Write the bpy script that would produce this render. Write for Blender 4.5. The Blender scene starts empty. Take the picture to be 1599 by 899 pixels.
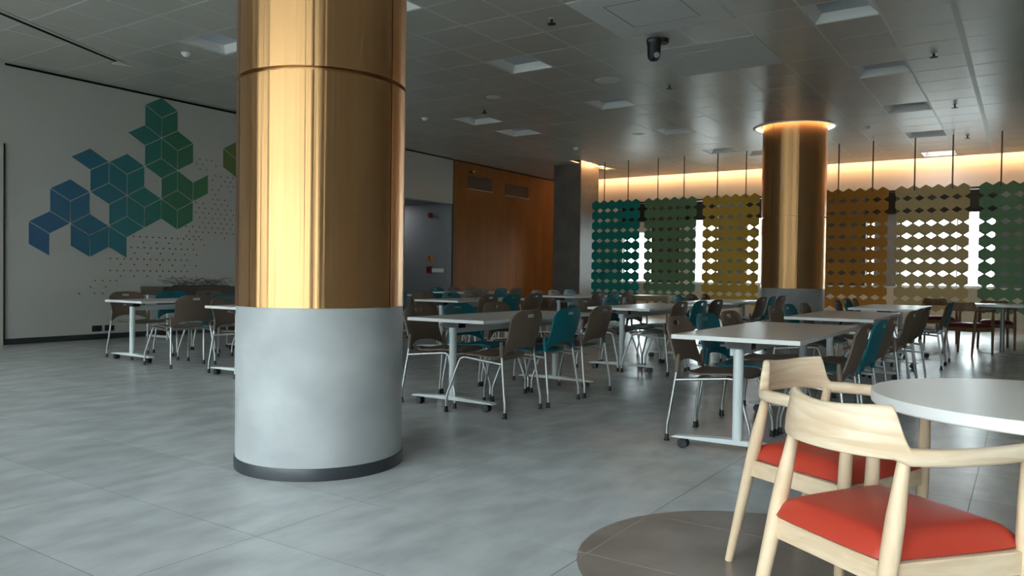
import bpy, math, random
from mathutils import Vector, Matrix
random.seed(7)
SC = bpy.context.scene
COL = SC.collection
PI = math.pi

# ------------------------------------------------------------------ camera
CAM_H = 1.085
RIGHT = (0.5559, -0.8311, 0.0128)
DOWN = (-0.0066, -0.0198, -0.9998)
FWD = (0.8312, 0.5558, -0.0165)
cam_d = bpy.data.cameras.new('camera')
cam_d.sensor_width = 36.0
cam_d.lens = 36.0 * 1203.0 / 1599.0
cam_d.clip_start = 0.05
cam_d.clip_end = 500
cam = bpy.data.objects.new('camera', cam_d)
COL.objects.link(cam)
r_, d_, f_ = Vector(RIGHT).normalized(), Vector(DOWN).normalized(), Vector(FWD).normalized()
f_ = r_.cross(d_).normalized()
d_ = f_.cross(r_).normalized()
cam.matrix_world = Matrix(((r_.x, -d_.x, -f_.x, 0), (r_.y, -d_.y, -f_.y, 0), (r_.z, -d_.z, -f_.z, CAM_H), (0, 0, 0, 1)))
SC.camera = cam

# ------------------------------------------------------------------ world, exposure
world = bpy.data.worlds.new('world')
SC.world = world
world.use_nodes = True
bg = world.node_tree.nodes['Background']
bg.inputs['Color'].default_value = (0.89, 0.96, 1.0, 1)
bg.inputs['Strength'].default_value = 10.6
vs = SC.view_settings
vs.view_transform = 'Standard'
vs.look = 'None'
vs.exposure = 0.85
vs.gamma = 1.0
vs.use_curve_mapping = False
SC.cycles.max_bounces = 10
SC.cycles.diffuse_bounces = 5
SC.cycles.glossy_bounces = 4
SC.cycles.transparent_max_bounces = 12
SC.cycles.sample_clamp_indirect = 6.0
SC.cycles.caustics_reflective = False
SC.cycles.caustics_refractive = False
SC.cycles.use_denoising = True


def portal(name, loc, rot, sx, sy):
    l = bpy.data.lights.new(name, 'AREA')
    l.shape = 'RECTANGLE'
    l.size, l.size_y = sx, sy
    l.cycles.is_portal = True
    o = bpy.data.objects.new(name, l)
    o.location, o.rotation_euler = loc, rot
    COL.objects.link(o)


# room extents
XW, XE, YS, YN, ZC = -1.2, 21.1, -6.0, 12.1, 4.0
GLAZ = [(-4.0, -0.3), (0.15, 4.95), (5.5, 11.9)]            # three runs of glazing behind the photographer
GZ = 3.2
for (a, b) in GLAZ:
    portal('window_portal', (XW - 0.05, (a + b) / 2, (GZ + 0.1) / 2), (0, -PI / 2, 0), GZ - 0.1, b - a)


# ------------------------------------------------------------------ materials
def newmat(name):
    m = bpy.data.materials.new(name)
    m.use_nodes = True
    nt = m.node_tree
    b = nt.nodes['Principled BSDF']
    return m, nt, b


def pm(name, col, rough=0.5, metal=0.0, spec=0.5, coat=0.0):
    m, nt, b = newmat(name)
    b.inputs['Base Color'].default_value = (*col, 1)
    b.inputs['Roughness'].default_value = rough
    b.inputs['Metallic'].default_value = metal
    b.inputs['Specular IOR Level'].default_value = spec
    b.inputs['Coat Weight'].default_value = coat
    return m


def noisy(name, c1, c2, scale=4.0, rough=0.5, detail=6, stretch=(1, 1, 1), spec=0.5, bump=0.0, rand=0.0, lo=0.35, hi=0.65,
          rough2=None, metal=0.0, coords='Object'):
    m, nt, b = newmat(name)
    N, L = nt.nodes, nt.links
    tc = N.new('ShaderNodeTexCoord')
    mp = N.new('ShaderNodeMapping')
    mp.inputs['Scale'].default_value = stretch
    if coords == 'World':
        g = N.new('ShaderNodeNewGeometry')
        L.new(g.outputs['Position'], mp.inputs['Vector'])
    else:
        L.new(tc.outputs[coords], mp.inputs['Vector'])
    nz = N.new('ShaderNodeTexNoise')
    nz.inputs['Scale'].default_value = scale
    nz.inputs['Detail'].default_value = detail
    L.new(mp.outputs[0], nz.inputs['Vector'])
    cr = N.new('ShaderNodeValToRGB')
    cr.color_ramp.elements[0].position = lo
    cr.color_ramp.elements[1].position = hi
    cr.color_ramp.elements[0].color = (*c1, 1)
    cr.color_ramp.elements[1].color = (*c2, 1)
    L.new(nz.outputs['Fac'], cr.inputs['Fac'])
    out = cr.outputs['Color']
    if rand > 0:
        oi = N.new('ShaderNodeObjectInfo')
        mr = N.new('ShaderNodeMapRange')
        mr.inputs['To Min'].default_value = 1 - rand
        mr.inputs['To Max'].default_value = 1 + rand
        L.new(oi.outputs['Random'], mr.inputs['Value'])
        mx = N.new('ShaderNodeMix')
        mx.data_type = 'RGBA'
        mx.blend_type = 'MULTIPLY'
        mx.inputs['Factor'].default_value = 1
        L.new(out, mx.inputs[6])
        L.new(mr.outputs[0], mx.inputs[7])
        out = mx.outputs[2]
    L.new(out, b.inputs['Base Color'])
    b.inputs['Roughness'].default_value = rough
    b.inputs['Metallic'].default_value = metal
    b.inputs['Specular IOR Level'].default_value = spec
    if rough2 is not None:
        mr2 = N.new('ShaderNodeMapRange')
        mr2.inputs['From Min'].default_value = 0.3
        mr2.inputs['From Max'].default_value = 0.7
        mr2.inputs['To Min'].default_value = rough
        mr2.inputs['To Max'].default_value = rough2
        L.new(nz.outputs['Fac'], mr2.inputs['Value'])
        L.new(mr2.outputs[0], b.inputs['Roughness'])
    if bump > 0:
        bp = N.new('ShaderNodeBump')
        bp.inputs['Strength'].default_value = bump
        bp.inputs['Distance'].default_value = 0.01
        L.new(nz.outputs['Fac'], bp.inputs['Height'])
        L.new(bp.outputs[0], b.inputs['Normal'])
    return m


def wood(name, c1, c2, scale=3.0, stretch=(1, 12, 12), rough=0.45, spec=0.4):
    m, nt, b = newmat(name)
    N, L = nt.nodes, nt.links
    tc = N.new('ShaderNodeTexCoord')
    mp = N.new('ShaderNodeMapping')
    mp.inputs['Scale'].default_value = stretch
    L.new(tc.outputs['Object'], mp.inputs['Vector'])
    nz = N.new('ShaderNodeTexNoise')
    nz.inputs['Scale'].default_value = scale
    nz.inputs['Detail'].default_value = 8
    nz.inputs['Distortion'].default_value = 1.2
    L.new(mp.outputs[0], nz.inputs['Vector'])
    cr = N.new('ShaderNodeValToRGB')
    cr.color_ramp.elements[0].position = 0.36
    cr.color_ramp.elements[1].position = 0.6
    cr.color_ramp.elements[0].color = (*c1, 1)
    cr.color_ramp.elements[1].color = (*c2, 1)
    L.new(nz.outputs['Fac'], cr.inputs['Fac'])
    L.new(cr.outputs[0], b.inputs['Base Color'])
    b.inputs['Roughness'].default_value = rough
    b.inputs['Specular IOR Level'].default_value = spec
    return m


def emit(name, col, s):
    m, nt, b = newmat(name)
    b.inputs['Base Color'].default_value = (*col, 1)
    b.inputs['Emission Color'].default_value = (*col, 1)
    b.inputs['Emission Strength'].default_value = s
    return m


def glass(name):
    m = bpy.data.materials.new(name)
    m.use_nodes = True
    nt = m.node_tree
    nt.nodes.clear()
    o = nt.nodes.new('ShaderNodeOutputMaterial')
    t = nt.nodes.new('ShaderNodeBsdfTransparent')
    t.inputs['Color'].default_value = (0.93, 0.97, 0.97, 1)
    g = nt.nodes.new('ShaderNodeBsdfGlossy')
    g.inputs['Roughness'].default_value = 0.02
    fr = nt.nodes.new('ShaderNodeFresnel')
    fr.inputs['IOR'].default_value = 1.45
    mx = nt.nodes.new('ShaderNodeMixShader')
    nt.links.new(fr.outputs[0], mx.inputs[0])
    nt.links.new(t.outputs[0], mx.inputs[1])
    nt.links.new(g.outputs[0], mx.inputs[2])
    nt.links.new(mx.outputs[0], o.inputs[0])
    return m


def copper(name):
    """brushed copper cladding: crisp across, stretched up and down"""
    m, nt, b = newmat(name)
    N, L = nt.nodes, nt.links
    b.inputs['Base Color'].default_value = (0.68, 0.38, 0.17, 1)
    b.inputs['Metallic'].default_value = 1.0
    b.inputs['Roughness'].default_value = 0.33
    b.inputs['Anisotropic'].default_value = 0.9
    tn = N.new('ShaderNodeTangent')
    tn.direction_type = 'RADIAL'
    tn.axis = 'Z'
    L.new(tn.outputs[0], b.inputs['Tangent'])
    b.inputs['Anisotropic Rotation'].default_value = 0.25
    # gentle waviness of the sheet around the shaft
    tc = N.new('ShaderNodeTexCoord')
    mp = N.new('ShaderNodeMapping')
    mp.inputs['Scale'].default_value = (1, 1, 0.005)
    L.new(tc.outputs['Object'], mp.inputs['Vector'])
    nz = N.new('ShaderNodeTexNoise')
    nz.inputs['Scale'].default_value = 13
    nz.inputs['Detail'].default_value = 4
    L.new(mp.outputs[0], nz.inputs['Vector'])
    bp = N.new('ShaderNodeBump')
    bp.inputs['Strength'].default_value = 0.42
    bp.inputs['Distance'].default_value = 0.02
    L.new(nz.outputs['Fac'], bp.inputs['Height'])
    L.new(bp.outputs[0], b.inputs['Normal'])
    return m


M = {}
M['floor'] = noisy('floor_concrete_tile', (0.385, 0.393, 0.395), (0.49, 0.498, 0.50), scale=3.0, rough=0.27, detail=9,
                   rand=0.05, coords='World', stretch=(1, 1.8, 1), spec=0.42)
M['grout'] = pm('grout', (0.10, 0.10, 0.10), 0.8, spec=0.1)
M['inlay_grout'] = pm('pale_inlay_joint', (0.34, 0.30, 0.27), 0.7)
M['brown_tile'] = noisy('brown_floor_tile', (0.185, 0.148, 0.128), (0.265, 0.22, 0.195), scale=3.2, rough=0.32, detail=9,
                        rand=0.04, coords='World', spec=0.5)
M['wall'] = noisy('painted_wall', (0.575, 0.565, 0.535), (0.60, 0.59, 0.56), scale=0.8, rough=0.6, coords='World')
M['wall_warm'] = pm('window_wall_paint', (0.80, 0.77, 0.73), 0.6)
M['grey_wall'] = pm('grey_corridor_wall', (0.26, 0.27, 0.28), 0.6)
M['brown_wall'] = wood('rear_brown_panelling', (0.10, 0.055, 0.03), (0.17, 0.10, 0.055), 2, (6, 6, 0.6))
M['panel_wood'] = wood('warm_wood_veneer', (0.27, 0.105, 0.026), (0.31, 0.125, 0.034), 1.6, (4, 4, 0.4), 0.62, 0.15)
M['ceil'] = noisy('metal_ceiling_panel', (0.53, 0.505, 0.455), (0.56, 0.535, 0.485), scale=0.6, rough=0.33, coords='World', rand=0.05, spec=0.65)
M['bar'] = pm('ceiling_grid_bar', (0.72, 0.72, 0.70), 0.45)
M['slab'] = pm('ceiling_slab', (0.25, 0.25, 0.25), 0.8)
M['plaster'] = pm('gypsum_panel', (0.80, 0.80, 0.78), 0.75, spec=0.3)
M['black'] = pm('black_plastic', (0.015, 0.016, 0.018), 0.45)
M['dark'] = pm('dark_line', (0.012, 0.012, 0.012), 0.8, spec=0.1)
M['skirt'] = pm('dark_skirting', (0.03, 0.035, 0.042), 0.4)
M['concrete'] = noisy('grey_concrete', (0.34, 0.352, 0.36), (0.45, 0.462, 0.47), scale=2.4, rough=0.5, detail=10, stretch=(1, 1, 1.3), bump=0.03)
M['pillar'] = noisy('dark_concrete_panel', (0.115, 0.102, 0.09), (0.155, 0.138, 0.122), scale=2, rough=0.42, detail=8)
M['copper'] = copper('brushed_copper')
M['white'] = pm('white_paint', (0.86, 0.86, 0.85), 0.45)
M['metal_white'] = pm('pale_powder_coat', (0.72, 0.76, 0.78), 0.35)
M['laminate'] = pm('pale_grey_laminate', (0.70, 0.67, 0.64), 0.33, spec=0.5)
M['edge'] = pm('white_edge_band', (0.88, 0.875, 0.86), 0.4)
M['chrome'] = pm('satin_chrome', (0.50, 0.51, 0.52), 0.34, 1.0)
M['brown_shell'] = pm('taupe_brown_plastic', (0.185, 0.135, 0.105), 0.55, spec=0.25)
M['teal_shell'] = pm('teal_plastic', (0.008, 0.165, 0.215), 0.52, spec=0.25)
M['diffuser'] = pm('lamp_diffuser', (0.62, 0.68, 0.74), 0.5)
M['lamp_lit'] = emit('lit_lamp_diffuser', (1.0, 0.95, 0.97), 7.0)
M['warm_led'] = emit('warm_led_strip', (1.0, 0.52, 0.22), 95.0)
M['ring_led'] = emit('warm_ring_led', (1.0, 0.62, 0.36), 6.0)
M['ash'] = wood('pale_ash_wood', (0.65, 0.465, 0.295), (0.76, 0.585, 0.41), 2.0, (2.2, 2.2, 12), 0.42)
M['ash_leg'] = wood('pale_ash_leg', (0.67, 0.475, 0.305), (0.755, 0.57, 0.395), 2.2, (9, 9, 0.9), 0.42)
M['ash_back'] = wood('pale_ash_bent_wood', (0.66, 0.47, 0.30), (0.80, 0.64, 0.475), 1.6, (1.6, 1.6, 12), 0.42)
M['darker_wood'] = wood('darker_wood', (0.20, 0.105, 0.055), (0.27, 0.15, 0.08), 2.2, (9, 9, 0.9), 0.45)  # darker wood tone used on the far armchairs
M['dark_red'] = pm('dark_red_leather', (0.16, 0.018, 0.014), 0.45)  # darker seat red used on the far armchairs
M['red'] = pm('red_leather', (0.47, 0.045, 0.024), 0.42)
M['glass'] = glass('window_glass')
M['door_wood'] = wood('door_veneer', (0.34, 0.22, 0.12), (0.42, 0.29, 0.17), 2, (5, 5, 0.6))
M['frame_ash'] = pm('pale_door_frame', (0.62, 0.58, 0.50), 0.5)
M['alu'] = pm('grey_aluminium', (0.30, 0.31, 0.32), 0.4, 0.6)
M['slat'] = pm('blind_slat', (0.06, 0.05, 0.042), 0.5, spec=0.2)
M['rod'] = pm('brass_brown_rod', (0.17, 0.12, 0.085), 0.4, 0.4)
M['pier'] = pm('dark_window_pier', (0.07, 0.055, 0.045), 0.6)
M['vent_slat'] = pm('dark_vent_slat', (0.10, 0.05, 0.025), 0.6)
M['twig'] = pm('dried_grass', (0.16, 0.15, 0.12), 0.8)
M['sign_red'] = pm('alarm_red', (0.28, 0.02, 0.03), 0.4)
M['sign_orange'] = pm('orange_sign', (0.62, 0.26, 0.07), 0.5)
M['dot'] = pm('printed_dot', (0.36, 0.19, 0.12), 0.7)
M['pavement'] = pm('pavement', (0.22, 0.22, 0.21), 0.9)
M['sky_block'] = pm('sky_block_surface', (0.40, 0.40, 0.38), 0.9)  # surface of the unseen block added outside the glazing
M['glow'] = emit('corridor_lamp', (0.95, 0.97, 1.0), 22.0)
SCREEN_COLS = [(0.014, 0.21, 0.185), (0.14, 0.23, 0.125), (0.58, 0.35, 0.065), (0.62, 0.265, 0.05), (0.66, 0.47, 0.23), (0.19, 0.31, 0.18)]


# ------------------------------------------------------------------ mesh builder
class MB:
    def __init__(s):
        s.v, s.f = [], []

    def add(s, vs, fs):
        o = len(s.v)
        s.v += [tuple(p) for p in vs]
        s.f += [tuple(i + o for i in f) for f in fs]
        return s

    def box(s, x0, x1, y0, y1, z0, z1):
        return s.add([(x0, y0, z0), (x1, y0, z0), (x1, y1, z0), (x0, y1, z0), (x0, y0, z1), (x1, y0, z1), (x1, y1, z1), (x0, y1, z1)],
                     [(0, 3, 2, 1), (4, 5, 6, 7), (0, 1, 5, 4), (1, 2, 6, 5), (2, 3, 7, 6), (3, 0, 4, 7)])

    def prism(s, poly, z0, z1):
        """poly: ccw list of (x,y)"""
        n = len(poly)
        vs = [(x, y, z0) for x, y in poly] + [(x, y, z1) for x, y in poly]
        fs = [tuple(range(n - 1, -1, -1)), tuple(range(n, 2 * n))]
        fs += [(i, (i + 1) % n, n + (i + 1) % n, n + i) for i in range(n)]
        return s.add(vs, fs)

    def prism_axis(s, poly, a0, a1, axis):
        """poly in the plane across axis; 'x': (y,z), 'y': (x,z)"""
        n = len(poly)
        if axis == 'x':
            vs = [(a0, p, q) for p, q in poly] + [(a1, p, q) for p, q in poly]
        else:
            vs = [(p, a0, q) for p, q in poly] + [(p, a1, q) for p, q in poly]
        fs = [tuple(range(n - 1, -1, -1)), tuple(range(n, 2 * n))]
        fs += [(i, (i + 1) % n, n + (i + 1) % n, n + i) for i in range(n)]
        return s.add(vs, fs)

    def tube(s, pts, r, seg=8, cap=True):
        pts = [Vector(p) for p in pts]
        n = len(pts)
        rs = r if isinstance(r, (list, tuple)) else [r] * n
        tan = []
        for i in range(n):
            a = pts[min(i + 1, n - 1)] - pts[max(i - 1, 0)]
            tan.append(a.normalized())
        up = Vector((0, 0, 1)) if abs(tan[0].z) < 0.9 else Vector((1, 0, 0))
        nx = tan[0].cross(up).normalized()
        vs = []
        for i in range(n):
            nx = (nx - tan[i] * nx.dot(tan[i])).normalized()
            ny = tan[i].cross(nx)
            for k in range(seg):
                a = 2 * PI * k / seg
                vs.append(pts[i] + (nx * math.cos(a) + ny * math.sin(a)) * rs[i])
        fs = []
        for i in range(n - 1):
            for k in range(seg):
                k2 = (k + 1) % seg
                fs.append((i * seg + k, i * seg + k2, (i + 1) * seg + k2, (i + 1) * seg + k))
        if cap:
            fs.append(tuple(range(seg - 1, -1, -1)))
            fs.append(tuple((n - 1) * seg + k for k in range(seg)))
        return s.add(vs, fs)

    def lathe(s, prof, seg=48, cx=0, cy=0, a0=0.0, a1=2 * PI, close=False):
        """prof: list of (r,z) from bottom to top (outside)"""
        full = abs(a1 - a0 - 2 * PI) < 1e-6
        m = len(prof)
        cnt = seg if full else seg + 1
        vs = []
        for k in range(cnt):
            a = a0 + (a1 - a0) * k / seg
            for r, z in prof:
                vs.append((cx + r * math.cos(a), cy + r * math.sin(a), z))
        fs = []
        for k in range(seg):
            k2 = (k + 1) % cnt
            for i in range(m - 1):
                fs.append((k * m + i, k2 * m + i, k2 * m + i + 1, k * m + i + 1))
            if close:
                fs.append((k * m + m - 1, k2 * m + m - 1, k2 * m, k * m))
        if not full and close:
            fs.append(tuple(range(m)))
            fs.append(tuple(seg * m + i for i in range(m - 1, -1, -1)))
        return s.add(vs, fs)

    def shell(s, fn, nu, nv, th, hole=None):
        """fn(u,v) -> Vector, u,v in 0..1 ; th thickness ; hole(i,j) true -> no cell"""
        P = [[Vector(fn(i / nu, j / nv)) for j in range(nv + 1)] for i in range(nu + 1)]
        base = len(s.v)
        back = []
        for i in range(nu + 1):
            for j in range(nv + 1):
                du = P[min(i + 1, nu)][j] - P[max(i - 1, 0)][j]
                dv = P[i][min(j + 1, nv)] - P[i][max(j - 1, 0)]
                nn = du.cross(dv)
                nn = nn.normalized() if nn.length > 1e-9 else Vector((0, 0, 1))
                s.v.append(tuple(P[i][j] + nn * th / 2))
                back.append(tuple(P[i][j] - nn * th / 2))
        b2 = len(s.v)
        s.v += back
        idx = lambda i, j: i * (nv + 1) + j
        on = lambda i, j: 0 <= i < nu and 0 <= j < nv and not (hole and hole(i, j))
        for i in range(nu):
            for j in range(nv):
                if not on(i, j):
                    continue
                a, b, c, d = idx(i, j), idx(i + 1, j), idx(i + 1, j + 1), idx(i, j + 1)
                s.f.append((base + a, base + b, base + c, base + d))
                s.f.append((b2 + d, b2 + c, b2 + b, b2 + a))
                for (p, q, ii, jj) in ((a, b, i, j - 1), (b, c, i + 1, j), (c, d, i, j + 1), (d, a, i - 1, j)):
                    if not on(ii, jj):
                        s.f.append((base + q, base + p, b2 + p, b2 + q))
        return s

    def mesh(s, name, mat, smooth=None):
        me = bpy.data.meshes.new(name)
        me.from_pydata(s.v, [], s.f)
        me.materials.append(mat)
        if smooth:
            for p in me.polygons:
                p.use_smooth = True
            me.set_sharp_from_angle(angle=math.radians(smooth))
        me.update()
        return me

    def obj(s, name, mat, parent=None, smooth=None, loc=None, rotz=0.0):
        o = bpy.data.objects.new(name, s.mesh(name, mat, smooth))
        COL.objects.link(o)
        if parent is not None:
            o.parent = parent
        if loc is not None:
            o.location = loc
        o.rotation_euler.z = rotz
        return o


def link(name, me, parent=None, loc=(0, 0, 0), rot=(0, 0, 0)):
    o = bpy.data.objects.new(name, me)
    COL.objects.link(o)
    o.parent = parent
    o.location, o.rotation_euler = loc, rot
    return o


def tag(o, label=None, cat=None, group=None, kind=None):
    if label:
        o['label'] = label
    if cat:
        o['category'] = cat
    if group:
        o['group'] = group
    if kind:
        o['kind'] = kind
    return o


def thing(name, label, cat, loc=(0, 0, 0), rotz=0.0, group=None):
    o = bpy.data.objects.new(name, None)
    o.empty_display_size = 0.1
    COL.objects.link(o)
    o.location = loc
    o.rotation_euler.z = rotz
    return tag(o, label, cat, group)


def copy_tree(o, parent=None):
    c = o.copy()
    COL.objects.link(c)
    c.parent = parent
    for ch in list(o.children):
        copy_tree(ch, c)
    return c


def bevel(o, w=0.004, seg=2):
    b = o.modifiers.new('bevel', 'BEVEL')
    b.width, b.segments, b.limit_method = w, seg, 'ANGLE'
    return o


def struct(o):
    o['kind'] = 'structure'
    return o


def pix(x, y, z):
    """pixel of a world point in the 1599x899 frame"""
    p = Vector((x, y, z - CAM_H))
    zc = p.dot(f_)
    if zc < 0.05:
        return None
    return 799.5 + 1203 * p.dot(r_) / zc, 449.5 + 1203 * p.dot(d_) / zc, zc


def in_view(x, y, z, m=60):
    q = pix(x, y, z)
    return bool(q) and -m < q[0] < 1599 + m and -m < q[1] < 899 + m


# ------------------------------------------------------------------ floor
floor = struct(MB().box(XW, XE, YS, YN, -0.2, -0.0006).obj('floor', M['grout']))
TX0, TY0, TW, TH = 2.04, 1.412, 0.6, 1.2
cells = []
for i in range(-11, 34):
    for j in range(-7, 10):
        x0, x1 = max(TX0 + i * TW, XW), min(TX0 + (i + 1) * TW, XE)
        y0, y1 = max(TY0 + j * TH, YS), min(TY0 + (j + 1) * TH, YN)
        if x1 - x0 < 0.02 or y1 - y0 < 0.02:
            continue
        vis = any(in_view(a, b, 0, 20) for a in (x0, (x0 + x1) / 2, x1) for b in (y0, (y0 + y1) / 2, y1))
        cells.append((not vis, math.hypot((x0 + x1) / 2, (y0 + y1) / 2), x0, x1, y0, y1))
cells.sort()
g = 0.0016
cache = {}
rest = MB()
for n, (inv, dist, x0, x1, y0, y1) in enumerate(cells):
    if n < 250 and not inv:
        k = (round(x1 - x0, 3), round(y1 - y0, 3))
        if k not in cache:
            cache[k] = MB().box(-k[0] / 2 + g, k[0] / 2 - g, -k[1] / 2 + g, k[1] / 2 - g, -0.0006, 0).mesh('floor_tile', M['floor'])
        link('floor_tile', cache[k], floor, ((x0 + x1) / 2, (y0 + y1) / 2, 0))
    else:
        rest.box(x0 + g, x1 - g, y0 + g, y1 - g, -0.0006, 0)
tag(rest.obj('floor_tile_field', M['floor'], floor), kind='stuff')

# brown rounded inlay of floor tiles
cap = []
R0 = 0.69
for k in range(25):
    a = PI * k / 24
    cap.append((2.925 + R0 * math.cos(a), 0.815 + R0 * math.sin(a)))
for k in range(25):
    a = PI + PI * k / 24
    cap.append((2.955 + R0 * math.cos(a), -1.6 + R0 * math.sin(a)))


def clip(poly, x0, x1, y0, y1):
    for ax, lim, sgn in ((0, x0, 1), (0, x1, -1), (1, y0, 1), (1, y1, -1)):
        out = []
        for i in range(len(poly)):
            p, q = poly[i], poly[(i + 1) % len(poly)]
            a, b = (p[ax] - lim) * sgn, (q[ax] - lim) * sgn
            if a >= 0:
                out.append(p)
            if a * b < 0:
                t = a / (a - b)
                out.append((p[0] + (q[0] - p[0]) * t, p[1] + (q[1] - p[1]) * t))
        poly = out
        if len(poly) < 3:
            return []
    return poly


inlay = struct(MB().prism([((x - 2.94) * 0.99 + 2.94, (y + 0.4) * 0.995 - 0.4) for x, y in cap], 0.0, 0.0012).obj('floor_inlay', M['inlay_grout']))
for i in range(-4, 6):
    for j in range(-5, 4):
        gi = 0.0026
        p = clip(cap, TX0 + 0.02 + i * TW + gi, TX0 + 0.02 + (i + 1) * TW - gi, TY0 + j * TH + gi, TY0 + (j + 1) * TH - gi)
        if p:
            MB().prism(p, 0.0, 0.0018).obj('brown_floor_tile', M['brown_tile'], inlay)

# ------------------------------------------------------------------ outside ground, added sky block
struct(MB().box(-120, XW - 0.3, -120, 120, -0.6, -0.5).box(XE + 0.3, 140, -120, 120, -0.6, -0.5).obj('ground_outside', M['pavement']))
struct(MB().box(-32, -24, -45, 60, -0.5, 12.0).obj('wall_added_sky_block', M['sky_block']))  # unseen building added behind the camera to cut low sky and shape reflections

# ------------------------------------------------------------------ ceiling
COVE_X = 20.72
CX0, CPX, CY0, CPY = 4.39, 0.702, 0.70, 0.694
COL2 = (15.36, 3.77)
HOLE_R = 0.76
ceil = struct(MB().box(XW, XE, YS, YN, 4.34, 4.5).obj('ceiling', M['slab']))


def ix(x):
    return round((x - CX0) / CPX)


def iy(y):
    return round((y - CY0) / CPY)


LIGHTS = [(5.82, 8.34), (5.82, 5.60), (8.65, 5.60), (11.5, 8.34), (12.84, 8.34), (11.5, 5.60), (14.27, 5.60), (17.1, 5.60),
          (8.70, 1.40), (11.55, 1.40), (14.3, 1.40), (17.1, 1.40), (19.9, 1.40), (17.73, 4.86)]
light_cells = {(ix(x), iy(y)): n for n, (x, y) in enumerate(LIGHTS)}
big = {}
for n, (x, y) in enumerate(((7.19, 2.785), (9.30, 2.785))):
    for a in (0, 1):
        for b in (0, 1):
            big[(ix(x) + a, iy(y) + b)] = n
hole_cells = set()
hx0 = math.floor((COL2[0] - HOLE_R - CX0) / CPX)
hx1 = math.floor((COL2[0] + HOLE_R - CX0) / CPX)
hy0 = math.floor((COL2[1] - HOLE_R - CY0) / CPY)
hy1 = math.floor((COL2[1] + HOLE_R - CY0) / CPY)
for a in range(hx0, hx1 + 1):
    for b in range(hy0, hy1 + 1):
        hole_cells.add((a, b))
c1_cells = set()
cl = []
nx0, nx1 = math.floor((XW - CX0) / CPX), math.ceil((COVE_X - CX0) / CPX)
ny0, ny1 = math.floor((YS - CY0) / CPY), math.ceil((YN - CY0) / CPY)
for i in range(nx0, nx1):
    for j in range(ny0, ny1):
        if (i, j) in light_cells or (i, j) in big or (i, j) in hole_cells:
            continue
        x0, x1 = max(CX0 + i * CPX, XW), min(CX0 + (i + 1) * CPX, COVE_X)
        y0, y1 = max(CY0 + j * CPY, YS), min(CY0 + (j + 1) * CPY, YN)
        if x1 - x0 < 0.03 or y1 - y0 < 0.03:
            continue
        if y0 < 9.66 and y1 > 9.3 and x1 > 17.5 and x0 < 18.6:      # cove beside the square pillar
            y1 = min(y1, 9.40) if y0 < 9.40 else y1
            if y0 >= 9.3:
                y0 = 9.66
            if y1 - y0 < 0.03:
                continue
        vis = in_view((x0 + x1) / 2, (y0 + y1) / 2, ZC, 40)
        cl.append((not vis, math.hypot((x0 + x1) / 2, (y0 + y1) / 2), x0, x1, y0, y1))
cl.sort()
gc = 0.013
cache = {}
rest = MB()
for n, (inv, dist, x0, x1, y0, y1) in enumerate(cl):
    if n < 290 and not inv:
        k = (round(x1 - x0, 3), round(y1 - y0, 3))
        if k not in cache:
            cache[k] = MB().box(-k[0] / 2 + gc, k[0] / 2 - gc, -k[1] / 2 + gc, k[1] / 2 - gc, 0, 0.012).mesh('ceiling_panel', M['ceil'])
        o = link('ceiling_panel', cache[k], ceil, ((x0 + x1) / 2, (y0 + y1) / 2, ZC + random.uniform(0, 0.0015)),
                 (random.gauss(0, 0.0014), random.gauss(0, 0.0014), 0))
    else:
        rest.box(x0 + gc, x1 - gc, y0 + gc, y1 - gc, ZC, ZC + 0.012)
tag(rest.obj('ceiling_panel_field', M['ceil'], ceil), kind='stuff')
# grid bars, light grey, showing in the joints
for i in range(nx0, nx1 + 1):
    x = CX0 + i * CPX
    if x < XW + 0.05 or x > COVE_X - 0.03:
        continue
    for (a, b) in (([(YS, COL2[1] - HOLE_R - 0.1), (COL2[1] + HOLE_R + 0.1, YN)]) if abs(x - COL2[0]) < HOLE_R + 0.05 else [(YS, YN)]):
        MB().box(x - 0.016, x + 0.016, a, b, ZC + 0.002, ZC + 0.03).obj('grid_bar', M['bar'], ceil)
for j in range(ny0, ny1 + 1):
    y = CY0 + j * CPY
    if y < YS + 0.05 or y > YN - 0.03 or 9.40 < y < 9.66:
        continue
    w = 0.03 if j == 0 else 0.016
    for (a, b) in (([(XW, COL2[0] - HOLE_R - 0.1), (COL2[0] + HOLE_R + 0.1, COVE_X)]) if abs(y - COL2[1]) < HOLE_R + 0.05 else [(XW, COVE_X)]):
        MB().box(a, b, y - w, y + w, ZC + (0.0018 if j else -0.002), ZC + 0.03).obj('grid_bar', M['bar'], ceil)
# plain gypsum access panels with a hatch each
hatch = []
for n, (x, y) in enumerate(((7.19, 2.785), (9.30, 2.785))):
    x0, y0 = CX0 + ix(x) * CPX, CY0 + iy(y) * CPY
    x1, y1 = x0 + 2 * CPX, y0 + 2 * CPY
    o = MB().box(x0, x1, y0, y1, ZC - 0.003, ZC + 0.003).obj('gypsum_panel', M['plaster'], ceil)
    hx, hy, s = (x0 + x1) / 2, (y0 + y1) / 2, 0.40
    m = MB()
    for (a, b, c, d) in ((hx - s, hx + s, hy - s, hy - s + 0.012), (hx - s, hx + s, hy + s - 0.012, hy + s),
                         (hx - s, hx - s + 0.012, hy - s, hy + s), (hx + s - 0.012, hx + s, hy - s, hy + s)):
        m.box(a, b, c, d, ZC - 0.0045, ZC - 0.003)
    m.obj('hatch_joint', M['bar' if n else 'alu'], o)
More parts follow.
